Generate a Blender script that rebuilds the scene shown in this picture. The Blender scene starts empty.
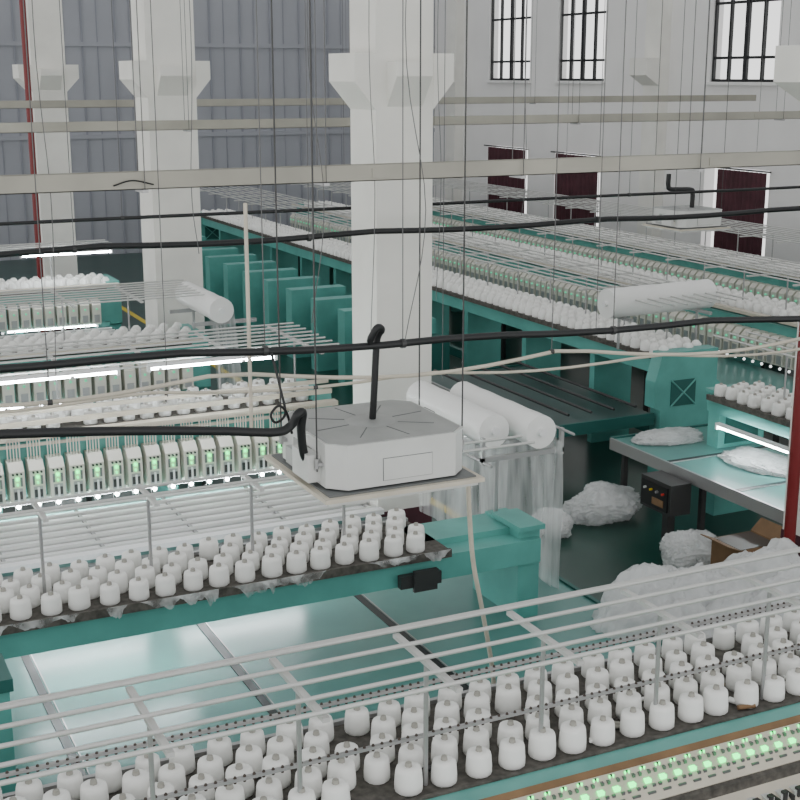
import bpy, math, random, bmesh
from mathutils import Vector, noise
random.seed(7)
C=bpy.context.scene.collection

# ---------------- materials ----------------
def mat(name,col,rough=0.5,metal=0.0,emit=0,ecol=None,var=0.0,scale=6,bump=0):
    m=bpy.data.materials.new(name); m.use_nodes=True
    nt=m.node_tree; b=nt.nodes['Principled BSDF']
    b.inputs['Base Color'].default_value=(*col,1)
    b.inputs['Roughness'].default_value=rough
    b.inputs['Metallic'].default_value=metal
    if emit:
        b.inputs['Emission Color'].default_value=(*(ecol or col),1)
        b.inputs['Emission Strength'].default_value=emit
    if var>0 or bump>0:
        tc=nt.nodes.new('ShaderNodeTexCoord'); n=nt.nodes.new('ShaderNodeTexNoise')
        n.inputs['Scale'].default_value=scale; n.inputs['Detail'].default_value=5
        nt.links.new(tc.outputs['Object'],n.inputs['Vector'])
        if var>0:
            r=nt.nodes.new('ShaderNodeValToRGB')
            r.color_ramp.elements[0].position=0.3; r.color_ramp.elements[1].position=0.7
            r.color_ramp.elements[0].color=(*[c*(1-var) for c in col],1)
            r.color_ramp.elements[1].color=(*[min(1,c*(1+var*0.5)) for c in col],1)
            nt.links.new(n.outputs['Fac'],r.inputs['Fac']); nt.links.new(r.outputs['Color'],b.inputs['Base Color'])
        if bump>0:
            bp=nt.nodes.new('ShaderNodeBump'); bp.inputs['Strength'].default_value=bump
            nt.links.new(n.outputs['Fac'],bp.inputs['Height']); nt.links.new(bp.outputs['Normal'],b.inputs['Normal'])
    return m
M={}
def mk(k,*a,**kw): M[k]=mat(k,*a,**kw)
mk('teal',(0.125,0.41,0.365),0.40,var=0.15,scale=3)
mk('teal_table',(0.10,0.27,0.245),0.30,var=0.12,scale=2)
mk('table_dark',(0.05,0.09,0.085),0.35,var=0.2,scale=2)
mk('teal_dark',(0.02,0.12,0.105),0.5)
mk('metal',(0.42,0.42,0.42),0.35,0.5)
mk('metal_light',(0.62,0.62,0.60),0.4,0.2)
mk('metal_dark',(0.06,0.06,0.06),0.45,0.4)
mk('wire',(0.13,0.13,0.13),0.5,0.3)
mk('tray',(0.10,0.092,0.08),0.8,var=0.55,scale=20)
mk('thread',(0.95,0.95,0.92),0.7,bump=0.1,scale=60)
mk('core',(0.36,0.35,0.31),0.6)
mk('bead',(0.05,0.035,0.025),0.5)
mk('black',(0.008,0.009,0.010),0.45)
mk('cream',(0.62,0.57,0.47),0.5,var=0.12,scale=4)
mk('head',(0.70,0.68,0.60),0.45)
mk('traybeam',(0.40,0.385,0.33),0.5,0.1,var=0.15,scale=2)
mk('white_col',(0.84,0.83,0.78),0.7,var=0.08,scale=1.5)
mk('wall_white',(0.84,0.83,0.82),0.8,var=0.06,scale=0.6)
mk('wall_gray',(0.36,0.37,0.41),0.6,var=0.08,scale=0.5)
mk('wall_rib',(0.27,0.28,0.32),0.6)
mk('ceil',(0.5,0.5,0.5),0.8,var=0.05)
mk('floor',(0.008,0.05,0.036),0.28,var=0.35,scale=0.8)
mk('yellow',(0.6,0.45,0.03),0.5)
mk('ac',(0.66,0.67,0.65),0.4,0.1,var=0.06,scale=5)
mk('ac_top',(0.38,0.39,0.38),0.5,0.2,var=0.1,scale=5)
mk('ac_dark',(0.16,0.17,0.17),0.5,0.3)
mk('maroon',(0.075,0.02,0.03),0.7,var=0.3,scale=3)
mk('red',(0.18,0.010,0.012),0.4)
mk('card',(0.22,0.13,0.065),0.8,var=0.2)
mk('led',(0.01,0.5,0.15),0.4,emit=5,ecol=(0.0,1.0,0.16))
mk('led_dim',(0.1,0.5,0.3),0.4,emit=0.5,ecol=(0.1,1.0,0.5))
mk('tube',(1,1,1),0.4,emit=60,ecol=(0.90,0.97,1.0))
mk('bulb',(1,1,1),0.4,emit=70,ecol=(0.95,1,0.98))
mk('bulb_dim',(1,1,1),0.4,emit=1.5,ecol=(0.95,1,0.98))
mk('roll',(0.88,0.88,0.86),0.35,bump=0.15,scale=9)
mk('yel',(0.7,0.5,0.02),0.4)
mk('redb',(0.6,0.03,0.02),0.4)
mk('paper',(0.85,0.85,0.85),0.6)
def film(name,fac,sc=(3,3,0.4),rg=0.3,rough=0.2):
    m=bpy.data.materials.new(name); m.use_nodes=True; nt=m.node_tree
    b=nt.nodes['Principled BSDF']; b.inputs['Base Color'].default_value=(0.95,0.96,0.96,1); b.inputs['Roughness'].default_value=rough
    t=nt.nodes.new('ShaderNodeBsdfTransparent'); mx=nt.nodes.new('ShaderNodeMixShader')
    tl=nt.nodes.new('ShaderNodeBsdfTranslucent'); tl.inputs['Color'].default_value=(0.96,0.97,0.97,1); m2=nt.nodes.new('ShaderNodeMixShader'); m2.inputs['Fac'].default_value=0.4
    nt.links.new(b.outputs[0],m2.inputs[1]); nt.links.new(tl.outputs[0],m2.inputs[2])
    n=nt.nodes.new('ShaderNodeTexNoise'); n.inputs['Scale'].default_value=7; n.inputs['Detail'].default_value=3
    tc=nt.nodes.new('ShaderNodeTexCoord'); mp=nt.nodes.new('ShaderNodeMapping'); mp.inputs['Scale'].default_value=sc
    nt.links.new(tc.outputs['Object'],mp.inputs['Vector']); nt.links.new(mp.outputs['Vector'],n.inputs['Vector'])
    mr=nt.nodes.new('ShaderNodeMapRange'); mr.inputs['From Min'].default_value=0.35; mr.inputs['From Max'].default_value=0.65
    mr.inputs['To Min'].default_value=max(0,fac-rg); mr.inputs['To Max'].default_value=min(1,fac+rg)
    nt.links.new(n.outputs['Fac'],mr.inputs['Value']); nt.links.new(mr.outputs['Result'],mx.inputs['Fac'])
    nt.links.new(t.outputs[0],mx.inputs[1]); nt.links.new(m2.outputs[0],mx.inputs[2])
    nt.links.new(mx.outputs[0],nt.nodes['Material Output'].inputs['Surface'])
    M[name]=m
film('film',0.40,(1.2,1.2,0.2),0.14); film('bag',0.68,(0.6,0.6,0.6),0.12,0.12); film('scrap',0.4,(1,1,1))

# ---------------- mesh builder ----------------
class MB:
    def __init__(s): s.v=[];s.f=[];s.m=[];s.sm=[];s.mats=[]
    def mi(s,k):
        if k not in s.mats: s.mats.append(k)
        return s.mats.index(k)
    def add(s,vs,fs,k,smooth=False):
        o=len(s.v); s.v.extend(vs); i=s.mi(k)
        for f in fs: s.f.append([a+o for a in f]); s.m.append(i); s.sm.append(smooth)
    def box(s,x0,x1,y0,y1,z0,z1,k):
        vs=[(x0,y0,z0),(x1,y0,z0),(x1,y1,z0),(x0,y1,z0),(x0,y0,z1),(x1,y0,z1),(x1,y1,z1),(x0,y1,z1)]
        s.add(vs,[(3,2,1,0),(4,5,6,7),(0,1,5,4),(1,2,6,5),(2,3,7,6),(3,0,4,7)],k)
    def cyl(s,p0,p1,r,k,n=8,r2=None,smooth=True):
        p0=Vector(p0);p1=Vector(p1);d=(p1-p0).normalized()
        a=Vector((0,0,1)) if abs(d.z)<0.9 else Vector((1,0,0))
        u=d.cross(a).normalized(); w=d.cross(u); r2=r if r2 is None else r2
        vs=[];
        for p,rr in((p0,r),(p1,r2)):
            for i in range(n):
                t=2*math.pi*i/n; vs.append(tuple(p+u*math.cos(t)*rr+w*math.sin(t)*rr))
        s.add(vs,[(i,(i+1)%n,n+(i+1)%n,n+i) for i in range(n)],k,smooth)
        s.add(vs[:n],[tuple(range(n))[::-1]],k); s.add(vs[n:],[tuple(range(n))],k)
    def lathe(s,x,y,z,prof,k,n=10,smooth=True):
        vs=[]
        for r,h in prof:
            for i in range(n):
                t=2*math.pi*i/n; vs.append((x+r*math.cos(t),y+r*math.sin(t),z+h))
        fs=[]
        for j in range(len(prof)-1):
            for i in range(n): fs.append((j*n+i,j*n+(i+1)%n,(j+1)*n+(i+1)%n,(j+1)*n+i))
        s.add(vs,fs,k,smooth)
        s.add(vs[-n:],[tuple(range(n))],k)
    def prism(s,pts,axis,a0,a1,k):
        n=len(pts); vs=[]
        for a in(a0,a1):
            for p,q in pts:
                vs.append({'x':(a,p,q),'y':(p,a,q),'z':(p,q,a)}[axis])
        s.add(vs,[(i,(i+1)%n,n+(i+1)%n,n+i) for i in range(n)]+[tuple(range(n))[::-1],tuple(range(n,2*n))],k)
    def tube(s,pts,r,k,n=8):
        pts=[Vector(p) for p in pts]; vs=[];m=len(pts)
        for i,p in enumerate(pts):
            d=(pts[min(i+1,m-1)]-pts[max(i-1,0)]).normalized()
            u=d.cross(Vector((0.13,0.2,1)) if abs(d.z)<0.99 else Vector((0.9,0.4,0.1))).normalized(); w=d.cross(u)
            if i>0 and u.dot(pu)<0: u=-u; w=-w
            pu=u
            for j in range(n):
                t=2*math.pi*j/n; vs.append(tuple(p+u*math.cos(t)*r+w*math.sin(t)*r))
        fs=[(i*n+j,i*n+(j+1)%n,(i+1)*n+(j+1)%n,(i+1)*n+j) for i in range(m-1) for j in range(n)]
        s.add(vs,fs,k,True)
    def build(s,name,parent=None,fix=True):
        me=bpy.data.meshes.new(name); me.from_pydata(s.v,[],s.f)
        for k in s.mats: me.materials.append(M[k])
        me.polygons.foreach_set('material_index',s.m); me.polygons.foreach_set('use_smooth',s.sm)
        me.update()
        if fix:
            bm=bmesh.new(); bm.from_mesh(me); bmesh.ops.recalc_face_normals(bm,faces=bm.faces); bm.to_mesh(me); bm.free()
        o=bpy.data.objects.new(name,me); C.objects.link(o)
        if parent: o.parent=parent
        return o
def empty(name,loc=(0,0,0),rz=0):
    e=bpy.data.objects.new(name,None); e.empty_display_size=0.2; e.location=loc; e.rotation_euler=(0,0,rz); C.objects.link(e); return e
def bez(pts,n=10):
    out=[]
    P=[Vector(p) for p in pts]; P=[P[0]*2-P[1]]+P+[P[-1]*2-P[-2]]
    for i in range(1,len(P)-2):
        for j in range(n):
            t=j/n;a,b,c,d=P[i-1:i+3]
            out.append(0.5*((2*b)+(c-a)*t+(2*a-5*b+4*c-d)*t*t+(3*b-a-3*c+d)*t**3))
    out.append(P[-2]); return out
TOP=9.34
# ---------------- room ----------------
b=MB(); b.box(-8,20,-3,39,-0.1,0,'floor')
b.build('floor')
b=MB(); b.box(7.12,7.24,0,39,0.0,0.004,'yellow'); b.build('trim_1')
b=MB()
b.box(-8,20.3,39,39.3,0,9.5,'wall_gray')
x=-7.5
while x<20:
    b.box(x,x+0.05,38.96,39,0,9.5,'wall_rib'); b.box(x+0.45,x+0.475,38.98,39,0,9.5,'wall_rib'); x+=0.95
for z in (3.4,6.0): b.box(-8,20,38.95,39,z,z+0.12,'wall_gray')
b.build('wall_north')
ops=[(16.2,18.4),(22.8,25.05),(29.35,31.6),(33.05,35.4)]  # first opening lies out of view, added for more daylight
b=MB(); XW0,XW1=20,20.3
b.box(XW0,XW1,-3,39,0,0.9,'wall_white'); b.box(XW0,XW1,-3,39,3.15,5.05,'wall_white'); b.box(XW0,XW1,-3,39,7.7,9.5,'wall_white')
ys=[-3]+[v for o in ops for v in o]+[39]
for i in range(0,len(ys),2):
    for z0,z1 in((0.9,3.15),(5.05,7.7)): b.box(XW0,XW1,ys[i],ys[i+1],z0,z1,'wall_white')
b.build('wall_east')
for i,(y0,y1) in enumerate(ops):
    b=MB()
    z0,z1=5.05,7.7
    for j in range(5):
        y=y0+(y1-y0)*j/4; w=0.06 if j in(0,2,4) else 0.035
        b.box(20.05,20.12,max(y0,y-w),min(y1,y+w),z0,z1,'black')
    for z in (z0,z0+0.5,z0+1.7,z1-0.06): b.box(20.06,20.11,y0,y1,z,z+0.06,'black')
    b.box(19.9,20.05,y0-0.08,y1+0.08,4.98,5.05,'wall_white')
    b.build('window_%d'%(i+1))
    b=MB()
    n=40; vs=[];yy0=y0+0.02;yy1=y1-(0.2 if i!=1 else 0.6)
    for j in range(n+1):
        y=yy0+(yy1-yy0)*j/n; xx=19.93+0.04*math.sin(j*1.7)
        vs+= [(xx,y,0.5),(xx,y,3.10)]
    b.add(vs,[(2*j,2*j+2,2*j+3,2*j+1) for j in range(n)],'maroon',True)
    b.cyl((19.93,y0-0.1,3.13),(19.93,y1+0.1,3.13),0.02,'metal_dark')
    b.build('window_curtain',fix=False)
b=MB(); y=-3
while y<39:
    b.box(-8,20.3,y,y+1.9,9.5,9.6,'ceil'); y+=4.2
for x in (-8,-1,5.5,12.8,20): b.box(x,x+0.25,-3,39,TOP+0.01,9.5,'ceil')
b.build('ceiling')
def corbel(b,x,y,z0,z1,w,e):
    zm=z0+0.26
    b.prism([(x-w-e,z1),(x-w-e,zm),(x-w,z0),(x-w,z1)],'y',y-w*1.02,y+w*1.02,'white_col')
    b.prism([(x+w,z1),(x+w,z0),(x+w+e,zm),(x+w+e,z1)],'y',y-w*1.02,y+w*1.02,'white_col')
    b.prism([(y-w-e,z1-0.08),(y-w-e,zm+.05),(y-w,z0+0.03),(y-w,z1-0.08)],'x',x-w*0.62,x+w*0.62,'white_col')
for y in (37.3,26.9,20.5):
    b=MB(); b.box(19.7,20,y-0.3,y+0.3,0,9.3,'white_col')
    b.prism([(19.3,5.6),(19.3,5.2),(19.7,4.95),(19.7,5.6)],'y',y-0.34,y+0.34,'white_col')
    b.build('wall_pilaster')
for (x,y,w,e) in ((5.57,11.77,0.3,0.22),(5.5,19.4,0.36,0.22),(5.3,27.2,0.33,0.25),(8.93,9.02,0.3,0.48)):
    b=MB()
    b.box(x-w,x+w,y-w,y+w,0,9.3,'white_col')
    corbel(b,x,y,4.88,5.4 if x<7 else 5.45,w,e)
    b.box(x-w-0.01,x+w+0.01,y-w-0.01,y+w+0.01,0,0.9,'maroon')
    b.build('concrete_column')

# ---------------- thread cones ----------------
def cone(b,x,y,z,s=1.0,n=12,hi=True):
    r=0.073*s
    if hi:
        b.lathe(x,y,z,[(r*0.86,0),(r*1.0,0.010),(r*1.0,0.05*s),(r*0.94,0.112*s),(r*0.87,0.132*s),(r*0.5,0.139*s),(r*0.3,0.137*s)],'thread',n)
        b.lathe(x,y,z+0.135*s,[(r*0.28,0),(r*0.22,0.024)],'core',7)
    else:
        b.lathe(x,y,z,[(r,0),(r*0.95,0.10*s),(r*0.45,0.14*s)],'thread',n)
# ---------------- machine ----------------
def machine(loc,rz,L,tray=(0.3,1.2),trayx=None,tz=1.6,rows=4,pitch=0.2,hi=True,heads=None,table=None,tmat='teal_table',
            seams=(),rods=(),rodk='metal_light',arms=None,armx=(),tubes=(),frame=None,hooks=False,beamz=1.35,legs=True,prob=0.97,end='gantry'):
    E=empty('embroidery_machine',loc,rz)
    tx0,tx1=trayx or (0.1,L-0.1)
    y0,y1=tray
    b=MB()
    b.box(tx0,tx1,y0,y1,tz-0.04,tz,'tray'); b.box(tx0,tx1,y0-0.03,y0,tz-0.05,tz+0.015,'tray'); b.box(tx0,tx1,y1,y1+0.03,tz-0.05,tz+0.025,'metal')
    b.box(0.05,L-0.05,y0+0.03,y0+0.28,beamz,tz-0.05,'teal')
    b.box(0.05,L-0.05,y1-0.3,y1-0.05,beamz,tz-0.05,'teal')
    x=tx0+0.3
    while x<tx1: b.box(x,x+0.06,y0+0.28,y1-0.3,beamz+0.05,tz-0.05,'teal_dark'); x+=1.5
    b.build('thread_tray',E)
    b=MB()
    for e,xx in ((0,0.0),(1,L-0.22)):
        if end=='gantry':
            b.prism([(y0-0.05,0),(y1+0.35,0),(y1+0.35,1.0),(y1+0.05,1.25),(y1+0.05,tz+0.08),(y0-0.05,tz+0.08),(y0-0.15,1.3),(y0-0.15,0.95),(y0-0.05,0.9)],'x',xx,xx+0.22,'teal')
            b.box(xx-0.01,xx+0.23,y0+0.1,y0+0.5,0.95,1.3,'teal_dark')
            for s in (1,-1): b.cyl((xx+0.235,y0+0.1,1.125-s*0.175),(xx+0.235,y0+0.5,1.125+s*0.175),0.012,'teal',6)
        else:
            b.prism([(y0+0.1,0),(y1+0.1,0),(y1+0.1,1.3),(y1-0.1,tz+0.02),(y0+0.1,tz+0.02)],'x',xx,xx+0.2,'teal')
            b.box(xx-0.02,xx+0.22,y0+0.05,y0+0.5,tz+0.02,tz+0.06,'teal')
            b.box(xx+0.2,xx+0.21,y0+0.2,y1,0.9,1.25,'teal_dark')
    if legs:
        x=1.4
        while x<L-1:
            b.box(x,x+0.12,y0+0.1,y1-0.05,0,beamz+0.02,'teal'); x+=1.9
        b.box(0.1,L-0.1,y1-0.2,y1-0.1,0.25,0.4,'teal_dark')
    b.build('frame',E)
    b=MB()
    for j in range(rows):
        yy=y0+0.1+(y1-y0-0.2)*j/(rows-1)
        x=tx0+0.1+(pitch/2 if j%2 else 0)
        while x<tx1-0.08:
            if random.random()<prob:
                cone(b,x+random.uniform(-.012,.012),yy+random.uniform(-.012,.012),tz,random.uniform(0.93,1.06) if hi else 1.0,14 if hi else 8,hi)
            x+=pitch
    b.build('thread_cones',E)
    b=MB()
    if hooks:
        for yy,zz in hooks:
            b.box(tx0,tx1,yy-0.012,yy+0.012,zz-0.008,zz+0.008,'metal')
            x=tx0+0.05
            while x<tx1: b.lathe(x,yy,zz,[(0.008,-0.02),(0.013,0),(0.006,0.018)],'bead',6); x+=0.05
    for yy,zz in rods: b.cyl((0.0,yy,zz),(L,yy,zz),0.012,rodk,6)
    if arms:
        ya,yb,za=arms
        for x in armx:
            b.box(x-0.018,x+0.018,ya,yb,za-0.035,za-0.012,'metal_light')
            b.cyl((x,(ya+yb)/2,tz-0.03),(x,(ya+yb)/2,za-0.03),0.013,'metal',6)
    b.build('thread_rack',E)
    if table:
        ta,tb,xa,xb,zt=table
        b=MB(); b.box(xa,xb,ta,tb,zt-0.05,zt,tmat)
        b.box(xa,xb,ta-0.03,ta,zt-0.12,zt+0.02,'metal'); b.box(xb,xb+0.04,ta,tb,zt-0.14,zt+0.02,'teal_dark'); b.box(xa-0.04,xa,ta,tb,zt-0.14,zt+0.02,'teal_dark')
        for x in seams:
            b.box(x-0.03,x+0.03,ta,tb,zt,zt+0.008,'black'); b.box(x+0.04,x+0.05,ta,tb,zt,zt+0.01,'metal')
        x=xa+0.15
        while x<xb:
            b.box(x,x+0.06,ta+0.05,ta+0.11,0,zt-0.05,'metal_dark'); b.box(x,x+0.05,ta+0.05,tb-0.1,zt-0.15,zt-0.05,'metal_dark'); x+=1.5
        b.build('table',E)
    if frame:
        fa,fb,zf,n=frame
        b=MB()
        for i in range(n):
            yy=fa+(fb-fa)*i/(n-1)
            b.cyl((0.2,yy,zf),(L-0.3,yy,zf),0.022,'metal_light',6)
        x=0.4
        while x<L-0.3:
            b.box(x,x+0.03,fa,fb,zf-0.03,zf-0.005,'metal'); x+=0.9
        b.box(0.2,L-0.3,fa-0.12,fa-0.02,zf-0.04,zf+0.01,'paper')
        b.box(0.2,L-0.3,fa+0.1,fb-0.05,zf-0.06,zf-0.04,'paper')
        b.build('pantograph_frame',E)
    if heads:
        b=MB(); hx0,hx1,simple=heads
        b.box(0.05,L-0.05,0.14,0.2,1.0,tz-0.05,'teal')
        b.box(0.05,L-0.05,0.02,0.14,tz+0.02,tz+0.07,'cream')
        if not simple:
            b.box(0.05,L-0.05,0.20,0.24,tz+0.12,tz+0.17,'cream'); b.box(0.05,L-0.05,0.04,0.06,tz-0.05,tz-0.02,'cream')
            b.box(0.05,L-0.05,0.30,0.34,tz+0.22,tz+0.26,'cream')
        x=hx0; w=0.075
        lk='led_dim' if simple else 'led'; bk='bulb_dim' if simple else 'bulb'
        while x<hx1:
            b.prism([(-0.10,1.02),(0.0,0.98),(0.13,0.98),(0.13,1.42),(-0.02,1.42),(-0.10,1.34)],'x',x-w,x+w,'head')
            b.box(x-0.045,x+0.045,-0.115,-0.1,1.04,1.17,'metal')
            b.box(x-0.014,x+0.014,-0.125,-0.1,1.255,1.285,lk)
            if not simple:
                b.box(x-0.006,x+0.006,-0.12,-0.1,1.20,1.22,lk)
                for q in(-0.04,0,0.04): b.cyl((x+q,-0.12,1.32),(x+q,-0.1,1.32),0.012,'metal_dark',6)
                b.box(x-0.04,x+0.04,-0.125,-0.1,1.06,1.14,'metal_dark'); b.box(x-0.01,x+0.01,-0.135,-0.1,1.0,1.16,'paper')
                b.box(x-0.05,x-0.03,-0.112,-0.1,1.19,1.28,'ac_dark'); b.box(x+0.03,x+0.05,-0.112,-0.1,1.19,1.28,'ac_dark')
                for q in range(5):
                    xx=x-0.06+q*0.03; b.box(xx-0.005,xx+0.005,0.02,0.03,1.42,tz+0.05,'head')
                for q in(-0.03,0,0.03): b.cyl((x+q,-0.05,0.98),(x+q,-0.05,0.90),0.004,'metal',4)
            b.lathe(x,-0.07,0.945,[(0.012,0),(0.024,0.02),(0.012,0.04)],bk,6)
            x+=0.2
        b.build('needle_heads',E)
    for (xa,xb,yy,zz) in tubes:
        b=MB(); b.cyl((xa,yy,zz),(xb,yy,zz),0.016,'tube',8); b.box(xa,xb,yy-0.03,yy+0.03,zz+0.02,zz+0.05,'paper')
        b.box(xa-0.03,xa,yy-0.03,yy+0.03,zz-0.03,zz+0.05,'paper'); b.box(xb,xb+0.03,yy-0.03,yy+0.03,zz-0.03,zz+0.05,'paper')
        b.build('lamp_tube',E)
    return E

ax=[x+1.5 for x in (-0.85,-0.1,0.62,1.36,2.1,2.8,3.5,4.26,5.04,5.8,6.5)]
m1=machine((-1.5,5.1,0),0,8.6,tray=(0.3,1.2),rows=5,hooks=((0.52,1.82),(1.1,1.80)),
   rods=[(0.07,2.33),(0.22,2.33),(0.39,2.33),(0.57,2.33),(0.76,2.33),(0.95,2.25)],arms=(0.05,0.77,2.32),armx=ax,legs=True)
b=MB()
L=8.6; DY,DZ=0.13,0.045
def s_(pts): return [(y+DY,z+DZ) for y,z in pts]
b.prism(s_([(0.02,1.53),(0.02,1.56),(0.14,1.56),(0.14,1.51)]),'x',0,L,'teal')
b.prism(s_([(-0.02,1.53),(0.015,1.565),(0.03,1.55),(0.0,1.50)]),'x',0,L,'card')
b.prism(s_([(-0.16,1.40),(-0.02,1.54),(0.0,1.51),(-0.14,1.37)]),'x',0.1,L-0.1,'cream')
b.prism(s_([(-0.18,1.38),(-0.14,1.40),(-0.14,1.28),(-0.18,1.28)]),'x',0.1,L-0.1,'tray')
b.prism(s_([(-0.34,1.23),(-0.16,1.34),(-0.14,1.30),(-0.32,1.19)]),'x',0.1,L-0.1,'cream')
x=0.15
def onp(y): return (y+DY, 1.40+DZ+(y+0.16))
while x<L-0.15:
    for (yy,w,k,h) in((-0.085,0.018,'led',0.016),(-0.03,0.005,'metal_dark',0.008)):
        y,z=onp(yy); b.box(x-w,x+w,y-w*0.7,y+w*0.7,z-0.004,z+h,k)
    for q in(-0.03,0.03):
        y,z=onp(-0.052); b.box(x+q-0.008,x+q+0.008,y-0.010,y+0.010,z-0.005,z+0.012,'ac_dark')
        y,z=onp(-0.035); b.box(x+q*0.4-0.003,x+q*0.4+0.003,y-0.004,y+0.004,z-0.005,z+0.012,'led')
        y,z=onp(-0.105); b.box(x+q-0.010,x+q+0.010,y-0.006,y+0.006,z-0.005,z+0.010,'ac_dark')
    y,z=onp(-0.13); b.box(x-0.025,x+0.025,y-0.005,y+0.005,z-0.004,z+0.008,'ac_dark')
    y=DY-0.02; b.box(x-0.035,x+0.02,-0.26+y,-0.18+y,1.29,1.345,'ac'); b.box(x-0.02,x+0.005,-0.27+y,-0.24+y,1.29,1.36,'metal_dark'); b.box(x+0.03,x+0.04,-0.29+y,-0.2+y,1.28,1.34,'metal_dark')
    x+=0.1
b.build('control_strip',m1)
b=MB(); b.box(0.1,L-0.1,0.1,0.22,1.0,1.5,'teal_dark')
b.cyl((0.2,1.9,0.95),(L-0.3,1.9,0.95),0.11,'metal_dark',12); b.cyl((0.2,1.6,0.9),(L-0.3,1.6,0.9),0.08,'tray',12)
b.box(0.2,L-0.3,1.35,2.1,0.7,0.75,'metal_dark')
b.build('fabric_roller',m1)
b=MB()
for i in range(60):
    x=random.uniform(2,L-0.5); y=random.uniform(0.34,0.72); a=random.uniform(0,3.14); l=random.uniform(0.03,0.07)
    b.cyl((x-math.cos(a)*l,y-math.sin(a)*l*0.4,1.62),(x+math.cos(a)*l,y+math.sin(a)*l*0.4,1.62),random.uniform(0.010,0.02),random.choice(['core','tray','metal_dark','card','thread']),7)
b.build('empty_bobbins',m1)
m2=machine((-1.5,8.5,0),0,6.95,tray=(0.05,0.8),trayx=(0.1,6.05),rows=4,rods=[(0.3,2.3),(0.5,2.3)],arms=(0.15,0.65,2.29),
   armx=[3.0,3.77,4.55,5.3,2.2,1.4],table=(-1.15,1.3,2.5,7.5,0.85),seams=(2.95,4.35,5.75),
   tubes=[(2.9,4.1,0.6,1.3),(3.0,4.0,1.6,1.15),(4.3,5.4,1.6,1.15)],legs=False,end='slim')  # two rear tubes are added out of sight for glare on the table
b=MB(); b.box(2.3,2.5,-1.15,-0.8,0,1.75,'teal'); b.box(2.28,2.52,-1.17,-0.78,1.7,1.78,'teal_dark')
b.box(5.9,6.9,0.3,0.7,1.3,1.60,'teal')
b.box(5.6,5.95,0.0,0.06,1.36,1.46,'metal_dark'); b.box(5.7,5.9,-0.03,0.0,1.33,1.5,'metal_dark'); b.box(6.3,6.45,0.25,0.3,1.38,1.5,'metal_dark')
b.build('support_post',m2)
m3=machine((-1.5,13.1,0),0,7.1,tray=(0.4,1.2),rows=4,heads=(0.3,6.9,False),
   rods=[(-0.1+0.2*i,2.3) for i in range(9)],arms=(-0.15,1.55,2.29),armx=[0.5+0.9*i for i in range(8)],
   table=(-1.7,0.1,0.1,7.0,0.85),frame=(-1.6,-0.3,0.95,8),tubes=[(3.15,4.55,-0.12,2.27),(4.9,6.25,-0.12,2.27),(3.2,4.9,0.05,0.96),(5.1,6.8,0.05,0.96)])  # last two tubes, hidden under the heads, are added to brighten the frame
m4=machine((-1.5,17.2,0),0,6.9,tray=(0.3,1.1),rows=4,hi=False,heads=(0.3,6.6,True),rods=[(-0.1+0.2*i,2.3) for i in range(8)],arms=(-0.15,1.4,2.29),armx=[0.5+0.9*i for i in range(7)],
   table=(-1.5,0.1,0.1,6.8,0.85),frame=(-1.4,-0.3,0.95,6),tubes=[(3.5,5.0,0.05,0.96)])
m5=machine((-1.5,22.6,0),0,7.0,tray=(0.3,1.1),rows=4,hi=False,heads=(0.3,6.6,True),rods=[(-0.1+0.25*i,2.3) for i in range(6)],arms=(-0.15,1.3,2.29),armx=[0.5+0.9*i for i in range(7)],
   table=(-1.5,0.1,0.1,6.8,0.85),frame=(-1.4,-0.3,0.95,6),tubes=[(5.3,6.8,-0.1,2.25),(5.0,6.5,0.05,0.96)])
R=-math.pi/2
def rrods(a,n,s=0.2): return [(a+s*i,2.3) for i in range(n)]
r1=machine((10.2,34,0),R,20.4,tray=(0.2,1.0),rows=4,hi=False,rods=rrods(0.1,8),arms=(0.0,1.6,2.29),armx=[0.6+1.0*i for i in range(20)],
   table=(-1.7,0.1,17.0,20.3,0.85),tmat='table_dark',prob=1)
b=MB(); 
for i in range(11):
    x=2.2+1.25*i; b.box(x,x+0.3,-1.5,-0.4,0,1.3,'teal'); b.box(x+0.3,x+0.8,-1.1,-0.4,0.0,1.05,'teal_dark')
for i in range(5): b.cyl((17.1,-1.5+0.35*i,0.95),(20.2,-1.5+0.35*i,0.95),0.02,'metal_dark',6)
b.build('cabinet',r1)
r2=machine((13.4,35,0),R,24,tray=(0.3,1.1),rows=4,hi=False,heads=(0.3,23.7,True),rods=rrods(-0.1,8),arms=(-0.2,1.4,2.29),armx=[0.6+1.0*i for i in range(23)],
   table=(-1.2,0.1,0.3,23.5,0.85),prob=1)
r3=machine((16.6,36,0),R,26,tray=(0.3,1.1),rows=4,hi=False,heads=(0.3,25.7,True),rods=rrods(-0.1,8),arms=(-0.2,1.4,2.29),armx=[0.6+1.0*i for i in range(25)],
   table=(-1.2,0.1,0.3,25.5,0.85),prob=1)
r0=machine((9.9,12.2,0),R,8,tray=(0.0,0.7),rows=4,tz=1.5,hi=True,rods=[(0.1,2.2),(0.35,2.2),(0.6,2.2)],arms=(0.0,0.7,2.19),armx=[1.0,2,3,4],
   table=(-0.8,0.7,-0.7,2.4,0.85),seams=(0.4,1.6),tubes=[(0.5,2.2,-0.15,1.22)],legs=False,beamz=1.3,end='slim')

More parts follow.
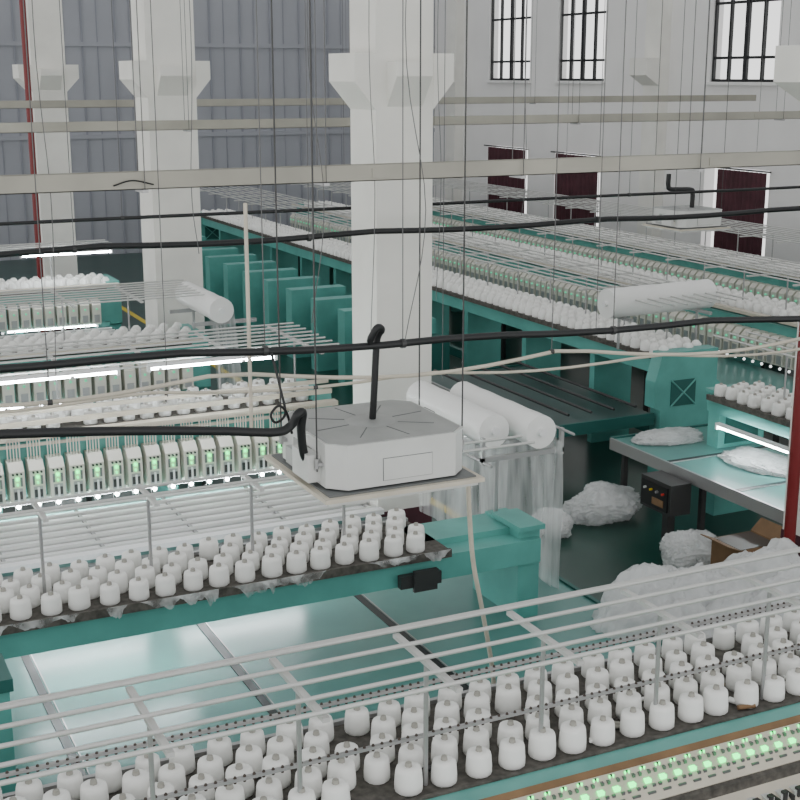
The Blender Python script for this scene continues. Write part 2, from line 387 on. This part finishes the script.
# ---------------- fabric / film rolls ----------------
def roll(p0,p1,r):
    E=empty('plastic_film_roll'); b=MB(); p0=Vector(p0);p1=Vector(p1);d=(p1-p0)
    n=10
    for i in range(n):
        a=p0+d*(i/n); c=p0+d*((i+1)/n); rr=r*(1+0.02*math.sin(i*2.1)); rn=r*(1+0.02*math.sin((i+1)*2.1))
        b.cyl(a,c,rr,'roll',20,rn)
    u=d.normalized(); b.cyl(p0-u*0.04,p1+u*0.06,0.035,'paper',10)
    b.build('roll',E)
    return E
def sheet(name,parent,x,y0,y1,z0,z1,amp=0.06,k='film',seed=0,flare=0.1):
    b=MB(); nu,nv=60,20; vs=[]
    for i in range(nu+1):
        for j in range(nv+1):
            f=j/nv; y=y0+(y1-y0)*i/nu; bot=z0+0.03*noise.noise(Vector((y*3,seed,0)))
            yy=y+0.10*f*noise.noise(Vector((y*1.5,f*1.5,seed+4)))
            z=z1+(bot-z1)*f; d=amp*(0.2+f)**0.7*(noise.noise(Vector((y*3.5,z*0.35,seed)))*1.4+0.15*noise.noise(Vector((y*11,z*0.5,seed))))+flare*f
            vs.append((x+d,yy,z))
    fs=[(i*(nv+1)+j,(i+1)*(nv+1)+j,(i+1)*(nv+1)+j+1,i*(nv+1)+j+1) for i in range(nu) for j in range(nv)]
    b.add(vs,fs,k,True); return b.build(name,parent,fix=False)
e1=roll((5.70,9.1,2.28),(5.70,10.5,2.28),0.145)
e2=roll((5.36,9.3,2.28),(5.36,10.7,2.28),0.145)
b=MB()
for y in (9.15,9.65):
    b.box(5.15,5.95,y-0.02,y+0.02,2.07,2.11,'metal'); b.cyl((5.3,y,1.6),(5.3,y,2.08),0.02,'metal',8)
    for x in(5.15,5.92): b.box(x,x+0.03,y-0.02,y+0.02,2.05,2.28,'metal')
b.cyl((5.93,8.95,2.27),(5.93,10.5,2.27),0.012,'metal',6); b.cyl((5.17,9,2.07),(5.17,10.6,2.07),0.015,'metal',6)
b.build('roll_holder',e1)
sheet('hanging_sheet',e1,5.86,9.1,10.45,0.45,2.3,0.06,seed=2,flare=0.04)
sheet('hanging_sheet',e1,5.84,9.0,9.5,0.5,2.2,0.06,seed=12,flare=0.06)
sheet('hanging_sheet',e2,5.49,9.3,10.3,0.7,2.25,0.05,seed=5,flare=0.02)
sheet('hanging_sheet',e2,5.20,9.35,10.3,1.3,2.2,0.04,seed=7,flare=-0.03)
e3=roll((5.35,16.6,2.15),(5.35,18.2,2.15),0.17)
b=MB()
for y in(16.8,17.9): b.cyl((5.35,y,1.6),(5.35,y,2.0),0.02,'metal'); b.box(5.0,5.9,y-.02,y+.02,1.93,1.98,'metal')
b.build('roll_holder',e3)
sheet('hanging_sheet',e3,5.52,16.6,17.8,0.8,2.15,0.07,seed=9)
e4=roll((9.95,14.35,2.25),(11.7,14.45,2.25),0.2)
b=MB()
for x in(10.2,11.5): b.cyl((x,14.4,1.6),(x,14.4,2.06),0.02,'metal'); b.box(x-.02,x+.02,14.1,14.7,2.02,2.06,'metal')
b.build('roll_holder',e4)
def scraps(name,x0,x1,y,z,n,parent=None):
    b=MB()
    for i in range(n):
        cx=random.uniform(x0,x1); w=random.uniform(0.12,0.4); h=random.uniform(0.05,0.16); s=random.random()*50
        nu=14;vs=[]
        for a in range(nu+1):
            u=a/nu; hh=h*(0.5+abs(noise.noise(Vector((u*2.2,s,0))))*1.2)*math.sin(math.pi*min(max(u,0.04),0.96))**0.5
            for c in range(5):
                f=c/4; vs.append((cx+(u-0.5)*w*(1-0.3*f)+0.02*f*math.sin(s), y-0.03-0.05*f*abs(noise.noise(Vector((u*6,s,f)))), z+0.03-hh*f))
        b.add(vs,[(a*5+c,(a+1)*5+c,(a+1)*5+c+1,a*5+c+1) for a in range(nu) for c in range(4)],'scrap',True)
    return b.build(name,parent,fix=False)
scraps('torn_film',2.3,6.1,0.02,1.6,18,m2)
# ---------------- bags : crumpled translucent film ----------------
def bag(name,x,y,z,rx,ry,rz,seed,k='bag',parts=1,zmin=0.004):
    me=bpy.data.meshes.new(name); bm=bmesh.new()
    rnd=random.Random(seed)
    for p in range(parts):
        ox=oy=oz=0;s=1
        if parts>1:
            ox=rnd.uniform(-.85,.85)*rx; oy=rnd.uniform(-.6,.6)*ry; oz=rnd.uniform(-0.1,.45)*rz*(1-abs(ox/rx)*0.5); s=rnd.uniform(.38,.58)
        for shell in (1.0,0.8):
            r=bmesh.ops.create_icosphere(bm,subdivisions=6 if parts==1 else 5,radius=1)
            for v in r['verts']:
                n=v.co.normalized(); q=n*1.1+Vector((seed*3.1+p,shell*7,0))
                w_=Vector((noise.noise(q*2),noise.noise(q*2+Vector((9,0,0))),noise.noise(q*2+Vector((0,9,0)))))*0.5
                dd,pp=noise.voronoi((q+w_)*1.5)
                r1_=1-abs(noise.noise((q+w_)*2.6))*2; r2_=1-abs(noise.noise((q+w_)*5.5))*2; r3_=1-abs(noise.noise((q+w_)*11))*2
                d=0.92+0.28*noise.noise(q)+0.22*(dd[0]-0.35)+0.10*r1_**3+0.06*r2_**3+0.02*r3_
                c=n*d*shell; v.co=Vector((x+ox+c.x*rx*s,y+oy+c.y*ry*s,max(zmin,z+oz+c.z*rz*s)))
    for f in bm.faces: f.smooth=True
    bm.to_mesh(me); bm.free(); me.materials.append(M[k]); o=bpy.data.objects.new(name,me); C.objects.link(o); return o
bag('plastic_bag_heap',6.85,8.2,0.5,0.95,0.5,0.9,4,parts=13)
bag('plastic_bag',8.75,12.5,0.16,0.45,0.35,0.22,5)
bag('plastic_bag',7.9,12.3,0.12,0.22,0.25,0.16,6)
bag('plastic_bag',8.6,10.65,0.2,0.3,0.32,0.24,8)
bag('plastic_bag',9.7,12.6,0.88,0.45,0.28,0.08,11,zmin=0.86)
bag('plastic_bag',10.0,11.2,0.88,0.32,0.55,0.09,12,zmin=0.86)
b=MB(); b.box(8.72,9.0,11.2,11.75,0.42,0.78,'metal_dark'); b.box(8.70,8.72,11.24,11.71,0.46,0.74,'black')
for i,k in enumerate(('redb','metal','yel','ac')): b.cyl((8.70,11.3+0.11*i,0.66),(8.67,11.3+0.11*i,0.66),0.014,k,10)
b.box(8.69,8.72,11.3,11.5,0.5,0.58,'card'); b.box(8.85,8.95,11.4,11.5,0,0.42,'metal_dark')
b.build('control_box')
b=MB(); x,y=8.6,9.8
b.box(x-.25,x+.25,y-.22,y+.22,0,0.62,'card'); b.box(x-.23,x+.23,y-.20,y+.20,0.62,0.625,'bead')
b.prism([(x-.25,.62),(x-.40,.68),(x-.40,.69),(x-.25,.63)],'y',y-.22,y+.22,'card'); b.prism([(x+.25,.62),(x+.38,.74),(x+.38,.75),(x+.25,.63)],'y',y-.22,y+.22,'card')
b.prism([(y-.22,.62),(y-.30,.50),(y-.31,.50),(y-.23,.63)],'x',x-.25,x+.25,'card')
b.build('cardboard_box')

# ---------------- overhead ----------------
def cabletray(x0,x1,y,z,h,w,xs):
    b=MB()
    b.box(x0,x1,y-w/2,y-w/2+0.006,z,z+h,'traybeam'); b.box(x0,x1,y+w/2-0.006,y+w/2,z,z+h,'traybeam'); b.box(x0,x1,y-w/2,y+w/2,z,z+0.006,'traybeam')
    b.box(x0,x1,y-w/2,y-w/2+0.02,z+h,z+h+0.005,'traybeam'); b.box(x0,x1,y+w/2-0.02,y+w/2,z+h,z+h+0.005,'traybeam')
    x=x0+1
    while x<x1:
        b.box(x,x+0.14,y-w/2-0.006,y-w/2,z+0.02,z+h-0.02,'traybeam'); x+=2.9
    b.tube(bez([(x0+5.0,y-w/2-0.01,z+0.03),(x0+5.12,y-w/2-0.02,z+0.06),(x0+5.26,y-w/2-0.01,z+0.03)]),0.005,'black',5)
    for x in xs:
        b.box(x-0.02,x+0.02,y-w/2-0.03,y+w/2+0.03,z-0.02,z,'metal')
        for s in(-1,1): b.cyl((x,y+s*(w/2+0.02),z-0.02),(x,y+s*(w/2+0.02),TOP),0.0035,'wire',5)
    b.build('cable_tray')
cabletray(-3,14,8.4,4.49,0.105,0.12,[-1,0.6,2.2,3.45,5.0,6.6])
cabletray(-3,19.6,14.7,4.60,0.10,0.12,[1,4.4,7.5,9.6,13])
cabletray(-3,19.6,23,4.66,0.12,0.12,[3,6.5,10,14])
def pipe(name,pts,r,k,hang=(),n=10,parent=None):
    b=MB(); b.tube(pts,r,k,n)
    for x in hang:
        p=min(pts,key=lambda q:abs(q[0]-x)); b.cyl((x,p[1],p[2]),(x,p[1],TOP),0.0035,'wire',5); b.cyl((x-0.015,p[1],p[2]),(x+0.015,p[1],p[2]),r*1.25,'metal_dark',10)
    return b.build(name,parent)
def line(x0,x1,y,z,n=30,sag=0.0,f=1.0,tilt=0.0):
    out=[]
    for i in range(n+1):
        X=x0+(x1-x0)*i/n; out.append(Vector((X,y+0.02*math.sin(i*.7),z-sag*abs(math.sin(math.pi*X*f))+(3.4-X)*tilt)))
    return out
pipe('black_pipe',line(-3,14,7.25,3.60,40,0.03,0.5,0.03),0.024,'black',[0.9,2.6,3.5,5.1])
pipe('black_pipe',line(-3,14,11.05,3.8,40,0.03,0.4),0.028,'black',[2.3,4.4,7.5])
pipe('black_pipe',line(-3,19,12.6,3.86,40,0.0),0.018,'black',[3.1,6.2,9])
pipe('black_pipe',line(6,19.6,18.6,3.7,40,0.0),0.03,'black',[8,12,16])
pipe('cream_conduit',line(-3,14,7.7,3.36,60,0.10,0.4,0.03),0.014,'cream',[1.4,4.9])
pipe('cream_conduit',line(-3,14,7.95,3.22,60,0.06,0.5,0.03),0.011,'cream',[3.2])
b=MB(); b.cyl((2.62,7.6,3.0),(2.62,7.6,4.45),0.013,'cream',8); b.build('hanging_pole')
b=MB()
for (x,y,z0,bx) in ((3.2,8.0,3.6,0.25),(3.5,7.2,3.6,0.35),(3.9,8.6,3.3,0.1),(4.6,8.8,2.9,0.0),(2.2,8.0,3.2,0.0),(2.9,9.5,3.9,-.1),(4.9,9.5,3.4,0.1),(1.6,8.5,3.3,0.1),(5.6,8.2,3.3,0.0),(6.0,10,4.0,0.1),(1.2,9,3.9,0)):
    b.tube(bez([(x+bx,y,TOP),(x+bx*0.5,y,7.5),(x,y,5.5),(x+bx*0.4,y,4.4),(x,y,z0)],6),0.003,'wire',5)
b.build('hanging_wires')

# ---------------- AC cassette ----------------
def cassette(loc,k=1.0):
    E=empty('cassette_air_conditioner',loc); E.scale=(k,k,k)
    b=MB(); s=0.46;c=0.10
    oct_=[(-s+c,-s),(s-c,-s),(s,-s+c),(s,s-c),(s-c,s),(-s+c,s),(-s,s-c),(-s,-s+c)]
    b.prism(oct_,'z',0.03,0.30,'ac')
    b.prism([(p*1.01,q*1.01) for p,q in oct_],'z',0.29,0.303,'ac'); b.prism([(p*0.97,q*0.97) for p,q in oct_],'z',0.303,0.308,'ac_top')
    for i in range(8):
        a=i*math.pi/4+0.2; b.cyl((0.17*math.cos(a),0.17*math.sin(a),0.308),(0.40*math.cos(a),0.40*math.sin(a),0.308),0.004,'ac_dark',5)
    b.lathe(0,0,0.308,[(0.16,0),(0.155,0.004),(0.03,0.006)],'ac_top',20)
    b.box(-0.13,0.20,-s-0.003,-s,0.06,0.2,'ac_dark'); b.box(-0.127,0.197,-s-0.006,-s,0.063,0.197,'ac')
    b.box(-s-0.006,-s,-0.15,0.15,0.1,0.22,'ac_top'); b.box(s-0.05,s+0.02,0.05,0.2,0.2,0.30,'ac_dark')
    b.box(-s-0.08,-s,-0.28,-0.02,0.05,0.22,'ac'); b.box(-s-0.04,-s,0.0,0.2,0.05,0.16,'metal')
    b.build('casing',E)
    b=MB(); q=0.53
    b.prism([(-q,-q),(q,-q),(q,q),(-q,q)],'z',-0.015,0.01,'cream'); b.prism([(-q+.03,-q+.03),(q-.03,-q+.03),(q-.03,q-.03),(-q+.03,q-.03)],'z',-0.04,-0.015,'ac')
    b.prism([(-q+.04,-q+.04),(q-.04,-q+.04),(q-.04,q-.04),(-q+.04,q-.04)],'z',0.01,0.02,'ac_dark')
    for i in range(9): b.box(-0.25,0.25,-0.25+i*0.06,-0.23+i*0.06,-0.046,-0.04,'ac_dark')
    b.build('grille_panel',E)
    b=MB()
    for sx in(-1,1):
        for sy in(-1,1):
            x,y=sx*0.49,sy*0.3; b.box(min(x,x-sx*0.05),max(x,x-sx*0.05),y-0.03,y+0.03,0.16,0.18,'metal'); b.cyl((x,y,0.12),(x,y,(TOP-loc[2])/k),0.005,'metal_dark',6)
            b.cyl((x,y,0.14),(x,y,0.2),0.014,'metal',6)
    b.build('suspension_rods',E)
    return E
ox,oy,oz=3.30,7.28,2.78
E=cassette((ox,oy,oz))
def rel(pts): return [(x-ox,y-oy,z-oz) for x,y,z in pts]
pipe('supply_hose',bez(rel([(-1,7.0,3.50),(0.8,7.0,3.36),(1.6,7.0,3.29),(2.2,7.0,3.22),(2.55,7.0,3.17),(2.66,7.02,3.19),(2.70,7.0,3.26),(2.74,7.02,3.26),(2.74,7.05,3.15),(2.77,7.08,2.98),(2.83,7.1,2.92)])),0.027,'black',parent=E)
pipe('riser_pipe',bez(rel([(3.32,7.3,3.08),(3.32,7.27,3.3),(3.33,7.25,3.6),(3.34,7.2,3.68),(3.30,7.18,3.70),(3.27,7.2,3.64),(3.27,7.22,3.61)])),0.022,'black',parent=E)
pipe('cable_loop',bez(rel([(2.62,7.2,3.6),(2.65,7.15,3.4),(2.66,7.1,3.25),(2.60,7.1,3.20),(2.57,7.1,3.25),(2.62,7.1,3.30),(2.67,7.1,3.25),(2.70,7.1,3.12)]),8),0.008,'black',parent=E)
pipe('drain_hose',bez(rel([(3.82,6.95,2.75),(3.86,7.0,2.5),(3.95,7.1,2.1),(4.08,7.2,1.7),(4.2,7.25,1.2),(4.24,7.3,0.9)])),0.016,'cream',parent=E)
E=cassette((10.3,13.2,3.38),0.72)
pipe('riser_pipe',bez([(0.1,0,0.3),(0.1,0,0.55),(0.05,0,0.62),(-0.35,0,0.64),(-0.42,0,0.7),(-0.42,0,0.9)],8),0.04,'black',parent=E)
b=MB(); b.cyl((8.24,8.8,0),(8.24,8.8,4.3),0.055,'red',12); b.cyl((8.24,8.8,0.5),(8.24,8.8,0.6),0.07,'red',12); b.build('red_fire_pipe')
b=MB(); b.cyl((4.72,26,0),(4.72,26,TOP),0.06,'red',12); b.build('red_fire_pipe')
b=MB(); b.cyl((10.9,38.85,0),(10.9,38.85,9.3),0.07,'white_col',12); b.build('downpipe')

# ---------------- world + camera ----------------
w=bpy.data.worlds.new('World'); bpy.context.scene.world=w; w.use_nodes=True; nt=w.node_tree
bg=nt.nodes['Background']; tc=nt.nodes.new('ShaderNodeTexCoord'); sp=nt.nodes.new('ShaderNodeSeparateXYZ'); cr=nt.nodes.new('ShaderNodeValToRGB')
nt.links.new(tc.outputs['Generated'],sp.inputs[0]); nt.links.new(sp.outputs['Z'],cr.inputs['Fac']); nt.links.new(cr.outputs['Color'],bg.inputs['Color'])
cr.color_ramp.elements[0].position=0.0; cr.color_ramp.elements[0].color=(1.0,1.0,0.99,1)
cr.color_ramp.elements[1].position=0.6; cr.color_ramp.elements[1].color=(0.66,0.67,0.68,1)
bg.inputs['Strength'].default_value=1.75
cam=bpy.data.cameras.new('Camera'); co=bpy.data.objects.new('Camera',cam); C.objects.link(co)
cam.sensor_width=36; cam.lens=1313/800*36; cam.clip_end=200
co.location=(0,0,5.2); co.rotation_euler=(math.radians(90-13.9),0,math.radians(-25.7))
bpy.context.scene.camera=co
